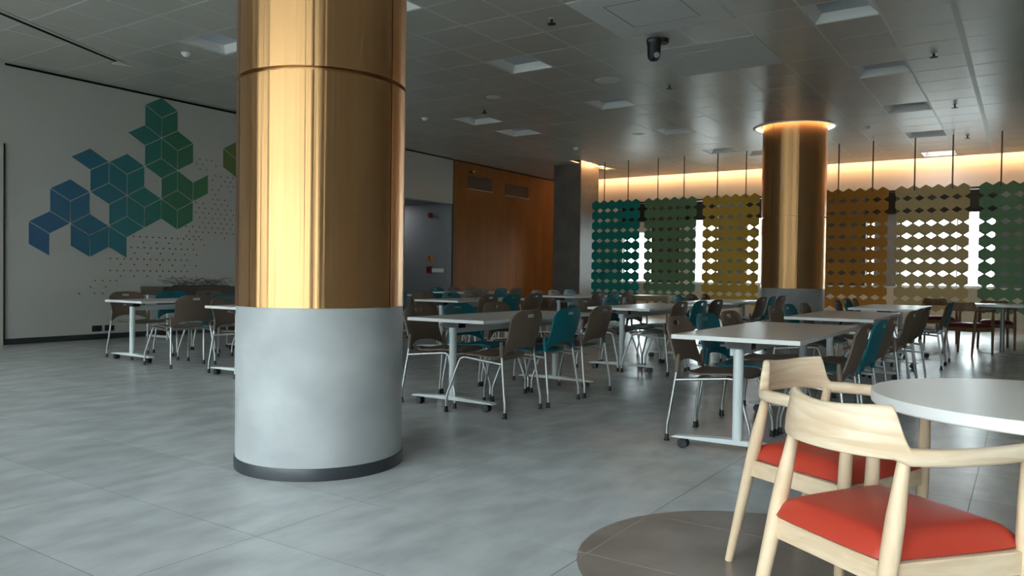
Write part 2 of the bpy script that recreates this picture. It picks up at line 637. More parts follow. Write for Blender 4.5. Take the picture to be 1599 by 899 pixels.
# square plate with a round hole for the lit column collar
x0, x1 = CX0 + hx0 * CPX, CX0 + (hx1 + 1) * CPX
y0, y1 = CY0 + hy0 * CPY, CY0 + (hy1 + 1) * CPY
m = MB()
seg = 64
ring, outer = [], []
for k in range(seg):
    a = 2 * PI * k / seg
    c, s = math.cos(a), math.sin(a)
    ring.append((COL2[0] + HOLE_R * c, COL2[1] + HOLE_R * s))
    tx = ((x1 - COL2[0]) if c > 0 else (x0 - COL2[0])) / c if abs(c) > 1e-6 else 1e9
    ty = ((y1 - COL2[1]) if s > 0 else (y0 - COL2[1])) / s if abs(s) > 1e-6 else 1e9
    t = min(tx, ty)
    outer.append((COL2[0] + t * c, COL2[1] + t * s))
vs_ = [(x, y, ZC) for x, y in ring] + [(x, y, ZC) for x, y in outer]
fs_ = [(k, (k + 1) % seg, seg + (k + 1) % seg, seg + k) for k in range(seg)]
corners = []
m.add(vs_, fs_)
for (cx, cy) in ((x0, y0), (x1, y0), (x1, y1), (x0, y1)):
    a = math.atan2(cy - COL2[1], cx - COL2[0]) % (2 * PI)
    k = int(a / (2 * PI) * seg)
    p, q = outer[k], outer[(k + 1) % seg]
    m.add([(p[0], p[1], ZC), (q[0], q[1], ZC), (cx, cy, ZC)], [(0, 1, 2)])
col_plate = m.obj('ceiling_panel', M['ceil'], ceil)
# lip of the ceiling along the window wall cove and its LED strip
MB().box(COVE_X, COVE_X + 0.03, YS, YN, ZC, ZC + 0.10).obj('cove_lip', M['white'], ceil)

# ------------------------------------------------------------------ walls
OPX0, OPX1, OPZ = 12.7, 15.36, 2.865
wl = struct(MB().box(XW, 3.85, YN, YN + 0.2, 0, 4.4).box(3.85, 5.02, YN, YN + 0.2, 2.82, 4.4).box(3.85, 5.02, YN + 0.13, YN + 0.2, 0, 2.82).box(5.02, OPX0, YN, YN + 0.2, 0, 4.4)
            .box(OPX0, OPX1, YN, YN + 0.2, OPZ, 4.4).obj('wall_left', M['wall']))
MB().box(5.1, OPX0, YN - 0.012, YN, ZC - 0.03, ZC - 0.002).box(OPX0, XE, YN - 0.012, YN, ZC - 0.03, ZC - 0.002).obj('shadow_gap', M['dark'], wl)
struct(MB().box(5.10, OPX0, YN - 0.015, YN, 0, 0.085).obj('baseboard_left', M['skirt']))
# corridor behind the opening
struct(MB().box(OPX1, OPX1 + 0.15, YN, 16.5, 0, 3.2).box(OPX0 - 0.15, OPX0, YN + 0.2, 16.5, 0, 3.2).box(OPX0 - 0.15, OPX1 + 0.15, 16.5, 16.7, 0, 3.2)
       .obj('wall_corridor', M['grey_wall']))
struct(MB().box(OPX0 - 0.15, OPX1 + 0.15, YN + 0.2, 16.7, OPZ + 0.02, 3.2).obj('ceiling_corridor', M['grey_wall']))
struct(MB().box(OPX0 - 0.15, OPX1 + 0.15, YN, 16.7, -0.2, -0.001).obj('floor_corridor', M['floor']))
# wood veneer wall
wv = struct(MB().box(OPX1 + 0.15, XE + 0.2, YN, YN + 0.2, 0, 4.4).obj('wall_wood', M['panel_wood']))
MB().box(OPX1, OPX1 + 0.02, YN - 0.02, YN + 0.02, 0, ZC - 0.03).obj('edge_trim', M['pier'], wv)
bx = [OPX1 + 0.02, 16.78, 18.2, 19.62, XE]
for a, b in zip(bx[:-1], bx[1:]):
    link('wood_panel', MB().box(-(b - a) / 2 + 0.002, (b - a) / 2 - 0.002, -0.012, 0, 0.0, ZC - 0.03).mesh('wood_panel', M['panel_wood']),
         wv, ((a + b) / 2, YN, 0))
# rear walls (behind the photographer)
struct(MB().box(XW, XE, YS - 0.2, YS, 0, 4.4).obj('wall_right', M['wall']))
ww = MB().box(XW - 0.2, XW, YS, YN, GZ, 4.4).box(XW - 0.2, XW, YS, YN, 0, 0.1)
for (a, b) in ((YS, GLAZ[0][0]), (GLAZ[0][1], GLAZ[1][0]), (GLAZ[1][1], GLAZ[2][0]), (GLAZ[2][1], YN)):
    ww.box(XW - 0.2, XW, a, b, 0.1, GZ)
ww = struct(ww.obj('wall_front', M['wall']))
for n, (a, b) in enumerate(GLAZ):
    gw = struct(MB().box(XW - 0.1, XW - 0.092, a, b, 0.1, GZ).obj('window_%d' % (6 + n), M['glass']))
    nm = 2 + n
    for k in range(nm + 1):
        y = a + (b - a) * k / nm
        MB().box(XW - 0.15, XW - 0.03, y - 0.05, y + 0.05, 0.1, GZ).obj('mullion', M['alu'], gw)

# door with pale frame at the left edge
dr = struct(MB().box(3.93, 4.94, YN + 0.02, YN + 0.065, 0.005, 2.74).obj('door_1', M['door_wood']))
MB().box(3.85, 3.93, YN - 0.02, YN + 0.12, 0, 2.82).obj('door_frame', M['frame_ash'], dr)
MB().box(4.94, 5.075, YN - 0.02, YN + 0.12, 0, 2.86).obj('door_frame', M['frame_ash'], dr)
MB().box(3.85, 4.94, YN - 0.02, YN + 0.12, 2.74, 2.86).obj('door_frame', M['frame_ash'], dr)
MB().box(5.075, 5.10, YN - 0.022, YN + 0.01, 0, 2.86).obj('frame_reveal', M['skirt'], dr)
MB().tube([(4.05, YN + 0.01, 1.0), (4.05, YN - 0.05, 1.0), (4.18, YN - 0.05, 1.0)], 0.012).obj('door_handle', M['chrome'], dr)

# window wall
WINS = [(9.20, 10.13, 0.95, 2.42), (7.21, 7.92, 0.95, 3.28), (4.35, 6.44, 0.95, 3.28), (3.21, 3.39, 0.95, 3.28), (0.63, 2.69, 0.95, 3.28)]
m = MB()
ys = sorted(WINS)
prev = YS
for (a, b, z0, z1) in ys:
    m.box(XE, XE + 0.25, prev, a, 0, 4.4)
    m.box(XE, XE + 0.25, a, b, 0, z0)
    m.box(XE, XE + 0.25, a, b, z1, 4.4)
    prev = b
m.box(XE, XE + 0.25, prev, YN, 0, 4.4)
wb = struct(m.obj('wall_back', M['wall_warm']))
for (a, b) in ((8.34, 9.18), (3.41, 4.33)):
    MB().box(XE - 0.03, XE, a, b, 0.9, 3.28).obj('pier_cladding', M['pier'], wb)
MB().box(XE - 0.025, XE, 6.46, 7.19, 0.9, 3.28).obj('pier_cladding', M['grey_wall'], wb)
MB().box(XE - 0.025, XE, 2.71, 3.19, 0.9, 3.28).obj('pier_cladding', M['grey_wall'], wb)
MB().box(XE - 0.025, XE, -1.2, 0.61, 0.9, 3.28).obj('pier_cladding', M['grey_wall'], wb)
struct(MB().box(XE - 0.20, XE, -1.2, 10.3, 0.90, 0.935).obj('trim_1', M['white']))
for n, (a, b, z0, z1) in enumerate(WINS):
    w = struct(MB().box(XE + 0.14, XE + 0.148, a, b, z0, z1).obj('window_%d' % (n + 1), M['glass']))
    t = 0.02
    MB().box(XE + 0.10, XE + 0.18, a, a + t, z0, z1).box(XE + 0.10, XE + 0.18, b - t, b, z0, z1).box(XE + 0.10, XE + 0.18, a + t, b - t, z0, z0 + t) \
        .box(XE + 0.10, XE + 0.18, a + t, b - t, z1 - t, z1).obj('window_frame', M['alu'], w)
    if b - a > 1.5:
        c = (a + b) / 2 - 0.25
        MB().box(XE + 0.11, XE + 0.17, c - 0.012, c + 0.012, z0 + t, z1 - t).obj('mullion', M['alu'], w)
    portal('window_portal', (XE + 0.20, (a + b) / 2, (z0 + z1) / 2), (0, PI / 2, 0), z1 - z0, b - a)
# raised venetian blinds
slat_cache = {}
BL = [(7.19, 8.30, 'beside the narrow bright window behind the green and yellow screens'),
      (4.33, 6.46, 'over the window behind the farther copper column'),
      (2.71, 3.41, 'over the slit window behind the orange screen'),
      (0.61, 2.70, 'over the wide bright window behind the ochre screen'),
      (9.18, 10.15, 'high above the window behind the teal screen')]
for (a, b, where) in BL:
    t = thing('venetian_blind', 'dark raised slat blind ' + where, 'blind', (XE - 0.06, (a + b) / 2, 2.72), group='raised blinds on the window wall')
    L_ = b - a
    MB().box(-0.03, 0.03, -L_ / 2, L_ / 2, 0.53, 0.58).obj('head_rail', M['slat'], t)
    me = MB().add([(-0.018, -L_ / 2, 0.0145), (0.018, -L_ / 2, -0.0205), (0.018, L_ / 2, -0.0205), (-0.018, L_ / 2, 0.0145),
                   (-0.018, -L_ / 2, 0.0185), (0.018, -L_ / 2, -0.0165), (0.018, L_ / 2, -0.0165), (-0.018, L_ / 2, 0.0185)],
                  [(0, 3, 2, 1), (4, 5, 6, 7), (0, 1, 5, 4), (1, 2, 6, 5), (2, 3, 7, 6), (3, 0, 4, 7)]).mesh('slat', M['slat'])
    for k in range(13):
        link('slat', me, t, (0, 0, 0.03 + k * 0.039))
    MB().box(-0.02, 0.02, -L_ / 2, L_ / 2, -0.01, 0.01).obj('bottom_rail', M['slat'], t)
    m = MB()
    for s in (-0.35, 0.35):
        m.tube([(0.0, s * L_, 0), (0.0, s * L_, 0.55)], 0.003, 5)
    m.obj('cord', M['slat'], t)

# warm LED strip hidden in the cove along the window wall
cs = thing('cove_light', 'warm LED strip glowing along the top of the window wall', 'light', (COVE_X + 0.06, 3.0, ZC + 0.02))
MB().box(-0.015, 0.015, -9, 9, 0.0, 0.012).obj('channel', M['white'], cs)
MB().box(-0.008, 0.012, -8.9, 9, 0.012, 0.024).obj('led_strip', M['warm_led'], cs)
pc = thing('cove_light', 'short warm LED strip above the side of the square dark pillar', 'light', (18.05, 9.48, ZC + 0.06))
MB().box(-0.55, 0.55, -0.05, -0.02, 0.0, 0.03).obj('channel', M['white'], pc)
MB().box(-0.54, 0.54, -0.02, 0.0, 0.0, 0.02).obj('led_strip', M['warm_led'], pc)

# ------------------------------------------------------------------ columns
def column(name, cx, cy, R, z_conc, z_joint, z_top, label, seam):
    t = thing(name, label, 'column', (cx, cy, 0))
    MB().lathe([(R + 0.006, 0), (R + 0.008, 0.06), (R + 0.004, 0.066), (R - 0.03, 0.066)], 96).obj('skirting', M['skirt'], t, smooth=40)
    MB().lathe([(R, 0.0), (R, z_conc), (R - 0.03, z_conc)], 96).obj('concrete_base', M['concrete'], t, smooth=40)
    gap = 0.0035 / R
    MB().lathe([(R - 0.035, z_conc - 0.02), (R - 0.035, z_top)], 96).obj('core', M['copper'], t, smooth=40)
    for (z0, z1) in ((z_conc, z_joint - 0.011), (z_joint + 0.011, z_top)):
        for k in range(3):
            a0 = seam + k * 2 * PI / 3 + gap
            a1 = seam + (k + 1) * 2 * PI / 3 - gap
            MB().lathe([(R + 0.004, z0), (R + 0.004, z1), (R - 0.03, z1), (R - 0.03, z0)], 48, 0, 0, a0, a1, True).obj('copper_panel', M['copper'], t, smooth=40)
    return t


C1 = (3.085, 3.385)
# seam angle: where the photograph shows the right-hand vertical joint
ang_cam = math.atan2(-C1[1], -C1[0])
column('copper_column', C1[0], C1[1], 0.466, 0.90, 2.14, 4.2, 'large round copper-clad column with grey concrete base in the foreground', ang_cam + math.radians(51))
column('copper_column', COL2[0], COL2[1], 0.585, 0.905, 2.25, 4.3, 'distant round copper-clad column with a glowing ring at the ceiling', ang_cam + math.radians(165))
rg = thing('collar_light', 'warm glowing ring light where the farther copper column meets the ceiling', 'light', (COL2[0], COL2[1], 3.95))
MB().lathe([(0.585 + 0.13, 0.030), (0.585 + 0.165, 0.028), (0.585 + 0.19, 0.048), (0.585 + 0.185, 0.052), (0.585 + 0.16, 0.036), (0.585 + 0.13, 0.036)], 72, close=True) \
    .obj('rim', M['white'], rg, smooth=30)
MB().lathe([(HOLE_R + 0.01, 0.05), (HOLE_R + 0.01, 0.30), (0.58, 0.30)], 72).obj('reflector', M['white'], rg, smooth=30)
MB().lathe([(0.725, 0.075), (0.75, 0.075), (0.75, 0.09), (0.725, 0.09)], 72, close=True).obj('led_ring', M['ring_led'], rg, smooth=30)

# square dark pillar
pl = thing('square_pillar', 'square dark concrete-panelled pillar between wood wall and teal screen', 'pillar', (18.06, 10.05, 0))
MB().box(-0.485, 0.485, -0.395, 0.395, 0, 4.34).obj('core', M['pier'], pl)
for (z0, z1) in ((0.0, 0.70), (0.706, 2.12), (2.126, 3.42), (3.426, 4.34)):
    MB().box(-0.495, -0.485, -0.40, 0.40, z0, z1).obj('concrete_panel', M['pillar'], pl)
    MB().box(-0.485, 0.495, -0.405, -0.395, z0, z1).obj('concrete_panel', M['pillar'], pl)
    MB().box(0.485, 0.495, -0.395, 0.40, z0, z1).obj('concrete_panel', M['pillar'], pl)

# ------------------------------------------------------------------ wall mural
mur = thing('wall_mural', 'blue to green cube pattern mural with small dots on the left wall', 'mural', (7.48, YN - 0.001, 3.983))
MW, MS = 0.2955, 0.169


def mcol(x):
    st = [(5.4, (0.060, 0.145, 0.31)), (6.2, (0.046, 0.175, 0.285)), (6.8, (0.040, 0.215, 0.25)), (7.3, (0.040, 0.22, 0.185)), (7.8, (0.050, 0.21, 0.115)),
          (8.3, (0.08, 0.23, 0.105)), (9.0, (0.19, 0.25, 0.065))]
    for (a, c), (b, d) in zip(st[:-1], st[1:]):
        if x <= b:
            t = max(0, min(1, (x - a) / (b - a)))
            return tuple(p + (q - p) * t for p, q in zip(c, d))
    return st[-1][1]


mural = [(0, 2, 'TLR'), (-1, 5, 'TR'), (1, 5, 'TLR'), (0, 8, 'TR'), (2, 8, 'LR'), (1, 11, 'TLR'), (-1, 11, 'TLR'), (-2, 8, 'TLR'), (-4, 8, 'TR'),
         (-3, 11, 'TR'), (-2, 14, 'TL'), (-4, 14, 'TLR'), (-5, 11, 'TLR'), (-6, 14, 'TL'), (5, 5, 'TLR')]
mcache = {}
for (i, k, fs) in mural:
    for f in fs:
        q = {'T': [(i, k), (i + 1, k - 1), (i, k - 2), (i - 1, k - 1)], 'L': [(i, k), (i, k + 2), (i - 1, k + 1), (i - 1, k - 1)],
             'R': [(i, k), (i + 1, k - 1), (i + 1, k + 1), (i, k + 2)]}[f]
        pts = [(a * MW, -b * MS) for a, b in q]
        cx, cz = sum(p[0] for p in pts) / 4, sum(p[1] for p in pts) / 4
        sh = 0.955
        pts = [((x - cx) * sh, (z - cz) * sh) for x, z in pts]
        key = round(cx, 3)
        if key not in mcache:
            mcache[key] = pm('mural_colour', mcol(7.48 + cx), 0.6)
        o = MB().prism_axis(pts, -0.003, 0.0, 'y').obj('rhombus', mcache[key], mur, loc=(cx, 0, cz))
# dots
m = MB()
rnd = random.Random(3)


def dot(x, z, s=0.021):
    m.prism_axis([(x - 7.48 - s, z - 3.983), (x - 7.48, z - 3.983 - s * 0.8), (x - 7.48 + s, z - 3.983), (x - 7.48, z - 3.983 + s * 0.8)], -0.002, 0, 'y')


rows = [(1.64, 7.0, 8.25), (1.46, 6.85, 8.1), (1.27, 6.62, 7.98), (1.08, 6.62, 8.0)]
for (z, a, b) in rows:
    x = a
    while x < b:
        dot(x, z)
        x += 0.112
    x = a + 0.17
    while x < b + 0.25:
        dot(x, z - 0.09)
        x += 0.225
for x in (6.62, 6.5, 6.38, 6.72):
    dot(x, 0.92)
for x, z in ((6.31, 0.82), (6.55, 0.82), (6.14, 0.72), (6.37, 0.72), (6.5, 0.72)):
    dot(x, z)
for kz in range(17):
    z = 3.05 - kz * 0.085
    for kx in range(9):
        x = 7.95 + kx * 0.125 + (0.06 if kz % 2 else 0)
        # keep clear of the cubes
        if x < 8.42 and 2.35 < z < 2.85 and not (x > 8.40):
            continue
        if x < 8.12 and z > 2.9:
            continue
        if x < 8.12 and z > 1.95:
            continue
        if x > 8.55 and x < 9.25 and z > 2.85:
            continue
        if x > 8.9 and z < 1.75:
            continue
        if rnd.random() < 0.86:
            dot(x + rnd.uniform(-0.012, 0.012), z)
tag(m.obj('dot_field', M['dot'], mur), kind='stuff')

# wall sockets
for n, x in enumerate((6.41, 6.61)):
    t = thing('wall_socket', ('left', 'right')[n] + ' of two small black socket plates low on the mural wall', 'socket', (x, YN - 0.001, 0.17), group='sockets on the mural wall')
    bevel(MB().box(-0.075, 0.075, -0.012, 0, -0.045, 0.045).obj('plate', M['black'], t), 0.004)
    MB().box(-0.05, -0.005, -0.015, -0.012, -0.025, 0.025).box(0.005, 0.05, -0.015, -0.012, -0.025, 0.025).obj('socket_insert', M['skirt'], t)

# vents on the wood wall
for n, (x0, x1, z0, z1) in enumerate(((15.94, 17.03, 3.31, 3.68), (17.68, 18.86, 3.29, 3.65))):
    t = thing('air_grille', ('nearer', 'farther')[n] + ' slatted air grille high on the wood veneer wall', 'vent', ((x0 + x1) / 2, YN - 0.013, (z0 + z1) / 2), group='air grilles')
    w, h = (x1 - x0) / 2, (z1 - z0) / 2
    MB().box(-w, w, -0.012, 0, -h, -h + 0.025).box(-w, w, -0.012, 0, h - 0.02, h).box(-w, -w + 0.02, -0.012, 0, -h, h).box(w - 0.02, w, -0.012, 0, -h, h) \
        .obj('frame', M['panel_wood'], t)
    MB().box(-w + 0.02, w - 0.02, -0.003, 0, -h + 0.025, h - 0.02).obj('backing', M['pier'], t)
    me = MB().box(-w + 0.02, w - 0.02, -0.010, -0.003, -0.008, 0.008).mesh('slat', M['vent_slat'])
    MB().box(-w - 0.01, w + 0.01, -0.035, -0.012, -h - 0.004, -h + 0.014).obj('sill_strip', M['frame_ash'], t)
    for k in range(11):
        link('slat', me, t, (0, 0, -h + 0.045 + k * (2 * h - 0.08) / 10), (0.35, 0, 0))
t = thing('wall_sensor', 'tiny camera sensor above the nearer grille on the wood wall', 'sensor', (16.07, YN - 0.013, 3.75))
MB().box(-0.04, 0.04, -0.03, 0, -0.03, 0.03).obj('body', M['black'], t)
MB().lathe([(0.0, 0.0), (0.03, 0.01), (0.035, 0.04), (0.0, 0.05)], 16, 0.09, -0.04).obj('lens', M['chrome'], t)

# fittings on the corridor side wall (plane x = OPX1)
def onwall(px, py):
    d = r_ * (px - 799.5) + d_ * (py - 449.5) + f_ * 1203
    p = d * (OPX1 / d.x)
    return p.y, p.z + CAM_H


y, z = onwall(673, 336)
t = thing('alarm_sounder', 'round red fire alarm sounder high on the grey corridor wall', 'alarm', (OPX1 - 0.001, y, z))
MB().tube([(0, 0, 0), (-0.03, 0, 0)], 0.07, 20).obj('base', M['sign_red'], t, smooth=40)
MB().tube([(-0.03, 0, 0), (-0.07, 0, 0), (-0.095, 0, 0)], [0.065, 0.06, 0.04], 20).obj('horn', M['sign_red'], t, smooth=40)
y, z = onwall(671.5, 403)
t = thing('wall_sign', 'small orange fire safety notice on the grey corridor wall', 'sign', (OPX1 - 0.001, y, z))
MB().box(-0.004, 0, -0.10, 0.10, -0.085, 0.085).obj('plate', M['sign_orange'], t)
MB().box(-0.005, -0.004, -0.015, 0.012, -0.05, 0.06).box(-0.005, -0.004, 0.03, 0.06, -0.02, 0.05).box(-0.005, -0.004, -0.08, 0.08, -0.075, -0.065).obj('pictogram', M['pier'], t)
y, z = onwall(670.5, 421)
t = thing('call_point', 'small dark red break glass call point beside a white switch plate', 'alarm', (OPX1 - 0.001, y, z))
bevel(MB().box(-0.03, 0, -0.085, 0.085, -0.09, 0.09).obj('housing', M['sign_red'], t), 0.008)
MB().box(-0.032, -0.03, -0.04, 0.04, -0.04, 0.04).obj('glass_plate', M['black'], t)
y, z = onwall(683.5, 422)
t = thing('switch_plate', 'wide white switch plate beside the red call point in the corridor', 'switch', (OPX1 - 0.001, y, z))
bevel(MB().box(-0.010, 0, -0.20, 0.20, -0.05, 0.05).obj('plate', M['white'], t), 0.004)
for k in range(5):
    MB().box(-0.014, -0.010, -0.17 + k * 0.07, -0.115 + k * 0.07, -0.03, 0.03).obj('rocker', M['edge'], t)
t = thing('corridor_light', 'round lamp in the ceiling of the grey corridor', 'light', (14.75, 14.0, OPZ + 0.02))
MB().lathe([(0.0, -0.012), (0.13, -0.012), (0.15, 0.0)], 24).obj('lamp_disc', M['glow'], t)

# ------------------------------------------------------------------ hanging hexagon screens
XS, HEXW, HEXH, STOP = 17.70, 0.2222, 0.2566, 3.025
names = ['teal hexagon hanging screen, leftmost, beside the square pillar', 'muted green hexagon hanging screen between teal and yellow ones',
         'mustard yellow hexagon hanging screen just left of the farther copper column', 'orange hexagon hanging screen just right of the farther copper column',
         'ochre tan hexagon hanging screen between orange and green ones', 'leaf green hexagon hanging screen at the right edge']
lefts = [9.37, 7.915, 6.425, 3.765, 2.305, 0.815]
rods = [(9.03, 8.367), (7.57, 6.90), (6.08, 5.41), (3.418, 2.744), (1.958, 1.282), (0.459, -0.22)]
for n in range(6):
    mat = pm('felt_screen', SCREEN_COLS[n], 0.8, spec=0.2)
    t = thing('hanging_screen', names[n], 'screen', (XS, lefts[n] - 3 * HEXW, STOP - 10 * HEXH), group='hexagon screens hanging in a row')
    hw = HEXW / 2
    v_, q_ = HEXH * 0.535, HEXH * 0.262
    hex_ = [(0.010, -v_ + 0.004), (hw, -q_), (hw, q_), (0.010, v_ - 0.004), (-0.010, v_ - 0.004), (-hw, q_), (-hw, -q_), (-0.010, -v_ + 0.004)]
    me = MB().prism_axis(hex_, -0.008, 0.008, 'x').mesh('hexagon', mat)
    for c in range(6):
        for r in range(10):
            link('hexagon', me, t, (0.002 * (r % 2), (2.5 - c) * HEXW, (r + 0.5) * HEXH))
    for y in rods[n]:
        MB().tube([(0, y - t.location.y, 10 * HEXH - 0.1), (0, y - t.location.y, ZC - t.location.z)], 0.014, 8).obj('rod', M['rod'], t)

# ------------------------------------------------------------------ ceiling fittings
where = ['over the mural corner left of the copper column', 'partly hidden behind the top of the big column', 'nearest in the middle row right of the big column',
         'nearer of the pair toward the wood wall', 'farther of the pair toward the wood wall',
         'second in the middle row, left of the far column', 'third in the middle row, before the screens', 'above the yellow hexagon screen',
         'largest, at the upper right', 'second of the right row', 'third of the right row, unlit', 'fourth of the right row, unlit', 'glowing white, last of the right row', 'half hidden by the farther copper column']
fr_me = None
w, h = CPX / 2, CPY / 2
fm = MB()
d = 0.09
i = 0.10
o_ = [(-w, -h), (w, -h), (w, h), (-w, h)]
n_ = [(-w + i, -h + i), (w - i, -h + i), (w - i, h - i), (-w + i, h - i)]
for k in range(4):
    a, b = o_[k], o_[(k + 1) % 4]
    c, e = n_[(k + 1) % 4], n_[k]
    fm.add([(*a, 0), (*b, 0), (*c, d), (*e, d)], [(3, 2, 1, 0)])
frame_me = fm.mesh('frame', M['white'])
dif_me = MB().box(-w + i, w - i, -h + i, h - i, d, d + 0.01).mesh('diffuser', M['diffuser'])
lit_me = MB().box(-w + i, w - i, -h + i, h - i, d, d + 0.01).mesh('diffuser', M['lamp_lit'])
for n, (x, y) in enumerate(LIGHTS):
    x0, y0 = CX0 + ix(x) * CPX, CY0 + iy(y) * CPY
    t = thing('ceiling_light', 'recessed square ceiling light ' + where[n], 'light', (x0 + w, y0 + h, ZC), group='recessed ceiling lights')
    link('frame', frame_me, t)
    link('diffuser', lit_me if n == 12 else dif_me, t)
# lamps hidden: small round fittings
SPR = [(7.53, 4.54, 'near the large gypsum panel'), (11.05, 8.02, 'beside the light toward the wood wall'), (11.04, 4.56, 'beyond the second gypsum panel'),
       (11.2, 1.05, 'nearest on the bright right part'), (14.64, 1.05, 'second on the bright right part'), (7.85, 10.4, 'above the mural cubes'),
       (17.9, 1.05, 'third on the bright right part')]
for (x, y, wv_) in SPR:
    t = thing('sprinkler', 'small dark ceiling sprinkler ' + wv_, 'sprinkler', (x, y, ZC), group='ceiling sprinklers')
    MB().lathe([(0.0, -0.012), (0.035, -0.01), (0.04, 0.0)], 16).obj('escutcheon', M['chrome'], t, smooth=40)
    MB().tube([(0, 0, 0), (0, 0, -0.055)], 0.014, 10).obj('stem', M['black'], t, smooth=40)
    MB().lathe([(0.0, -0.068), (0.05, -0.066), (0.05, -0.060), (0.0, -0.055)], 12).obj('deflector', M['black'], t)
DET = [(6.16, 9.41, 'near the mural corner'), (11.07, 9.41, 'close to the corridor opening'), (15.4, 8.6, 'near the square pillar'), (16.0, 2.6, 'right of the farther column')]
for (x, y, wv_) in DET:
    t = thing('smoke_detector', 'small white domed smoke detector ' + wv_, 'detector', (x, y, ZC), group='smoke detectors')
    MB().lathe([(0.0, -0.055), (0.03, -0.052), (0.045, -0.035), (0.055, -0.02), (0.055, 0.0)], 20).obj('dome', M['white'], t, smooth=50)
    MB().lathe([(0.055, -0.012), (0.062, -0.010), (0.062, 0.0)], 20).obj('base', M['white'], t, smooth=50)
for (x, y, r, wv_) in ((10.33, 5.24, 0.185, 'larger, in the middle of the ceiling'), (10.36, 7.34, 0.115, 'smaller, left of the middle'), (14.52, 6.65, 0.115, 'farthest, before the teal screen')):
    t = thing('ceiling_speaker', 'round flat white ceiling speaker, ' + wv_, 'speaker', (x, y, ZC), group='round ceiling speakers')
    MB().lathe([(r * 0.9, -0.006), (r, -0.006), (r + 0.008, 0.0)], 32).obj('rim', M['white'], t, smooth=50)
    MB().lathe([(0.0, -0.010), (r * 0.6, -0.009), (r * 0.9, -0.006)], 32).obj('grille', M['plaster'], t, smooth=50)
# diagonal slot diffuser near the mural wall
t = thing('slot_diffuser', 'long slanting slot air diffuser with dark gap in the ceiling corner', 'vent', (4.9, 10.16, ZC), math.atan2(0.825, 1.79))
MB().box(-2.4, 1.18, -0.09, -0.02, -0.006, 0.0).box(-2.4, 1.18, 0.03, 0.06, -0.005, 0.0).obj('frame', M['ceil'], t)
MB().box(-2.4, 1.08, -0.025, 0.035, -0.008, -0.0005).obj('slot', M['dark'], t)
MB().prism([(1.08, -0.02), (1.36, -0.07), (1.20, 0.16)], -0.012, 0.0).obj('end_plate', M['white'], t)
# conference camera hung from the ceiling
t = thing('ceiling_camera', 'black dome conference camera hanging from the ceiling between gypsum panels', 'camera', (8.90, 3.78, ZC))
MB().lathe([(0.0, -0.05), (0.075, -0.05), (0.08, -0.0)], 24).obj('ceiling_mount', M['black'], t, smooth=40)
MB().box(-0.16, 0.02, -0.03, 0.03, -0.06, -0.045).obj('arm', M['black'], t)
b = MB().lathe([(0.0, -0.10), (0.085, -0.10), (0.095, -0.03), (0.085, -0.02), (0.0, -0.02)], 28, -0.13, 0.05).obj('base', M['black'], t, smooth=40)
MB().box(-0.235, -0.225, 0.02, 0.08, -0.075, -0.05).obj('label_plate', M['alu'], b)
hd = MB().lathe([(0.0, -0.29), (0.045, -0.285), (0.068, -0.26), (0.078, -0.22), (0.082, -0.10), (0.0, -0.10)], 28, -0.13, 0.05).obj('head', M['black'], t, smooth=50)
MB().tube([(-0.13 - 0.045, 0.0, -0.235), (-0.13 - 0.075, -0.02, -0.24)], [0.035, 0.033], 16).obj('lens', M['alu'], hd, smooth=40)

# ------------------------------------------------------------------ flip-top tables
def make_table():
    t = thing('folding_table', '', 'table')
    L_, W_ = 1.88, 0.78
    top = MB().box(0, L_, -W_ / 2, W_ / 2, 0.702, 0.7275).obj('table_top', M['edge'], t)
    MB().box(0.003, L_ - 0.003, -W_ / 2 + 0.003, W_ / 2 - 0.003, 0.7275, 0.7288).obj('laminate', M['laminate'], top)
    for x in (0.12, 1.76):
        p = MB().tube([(x, 0, 0.085), (x, 0, 0.665)], 0.031, 16).obj('leg_post', M['metal_white'], t, smooth=40)
        MB().box(x - 0.045, x + 0.045, -0.09, 0.06, 0.655, 0.702).obj('tilt_bracket', M['black'], t)
        MB().tube([(x - 0.005, 0.03, 0.675), (x - 0.05, 0.10, 0.672)], 0.008, 8).obj('tilt_lever', M['chrome'], t)
        poly = [(-0.42, 0.066), (0.42, 0.066), (0.395, 0.078), (0.06, 0.096), (-0.06, 0.096), (-0.395, 0.078)]
        ft = MB().prism_axis(poly, x - 0.034, x + 0.034, 'x').obj('foot', M['metal_white'], t)
        for y in (-0.345, 0.345):
            MB().tube([(x - 0.026, y, 0.032), (x - 0.006, y, 0.032)], 0.031, 16).tube([(x + 0.006, y, 0.032), (x + 0.026, y, 0.032)], 0.031, 16) \
                .tube([(x, y, 0.03), (x, y, 0.07)], 0.010, 8).obj('caster', M['black'], t, smooth=40)
    MB().box(0.14, 1.74, 0.015, 0.06, 0.605, 0.665).obj('beam', M['metal_white'], t)
    return t


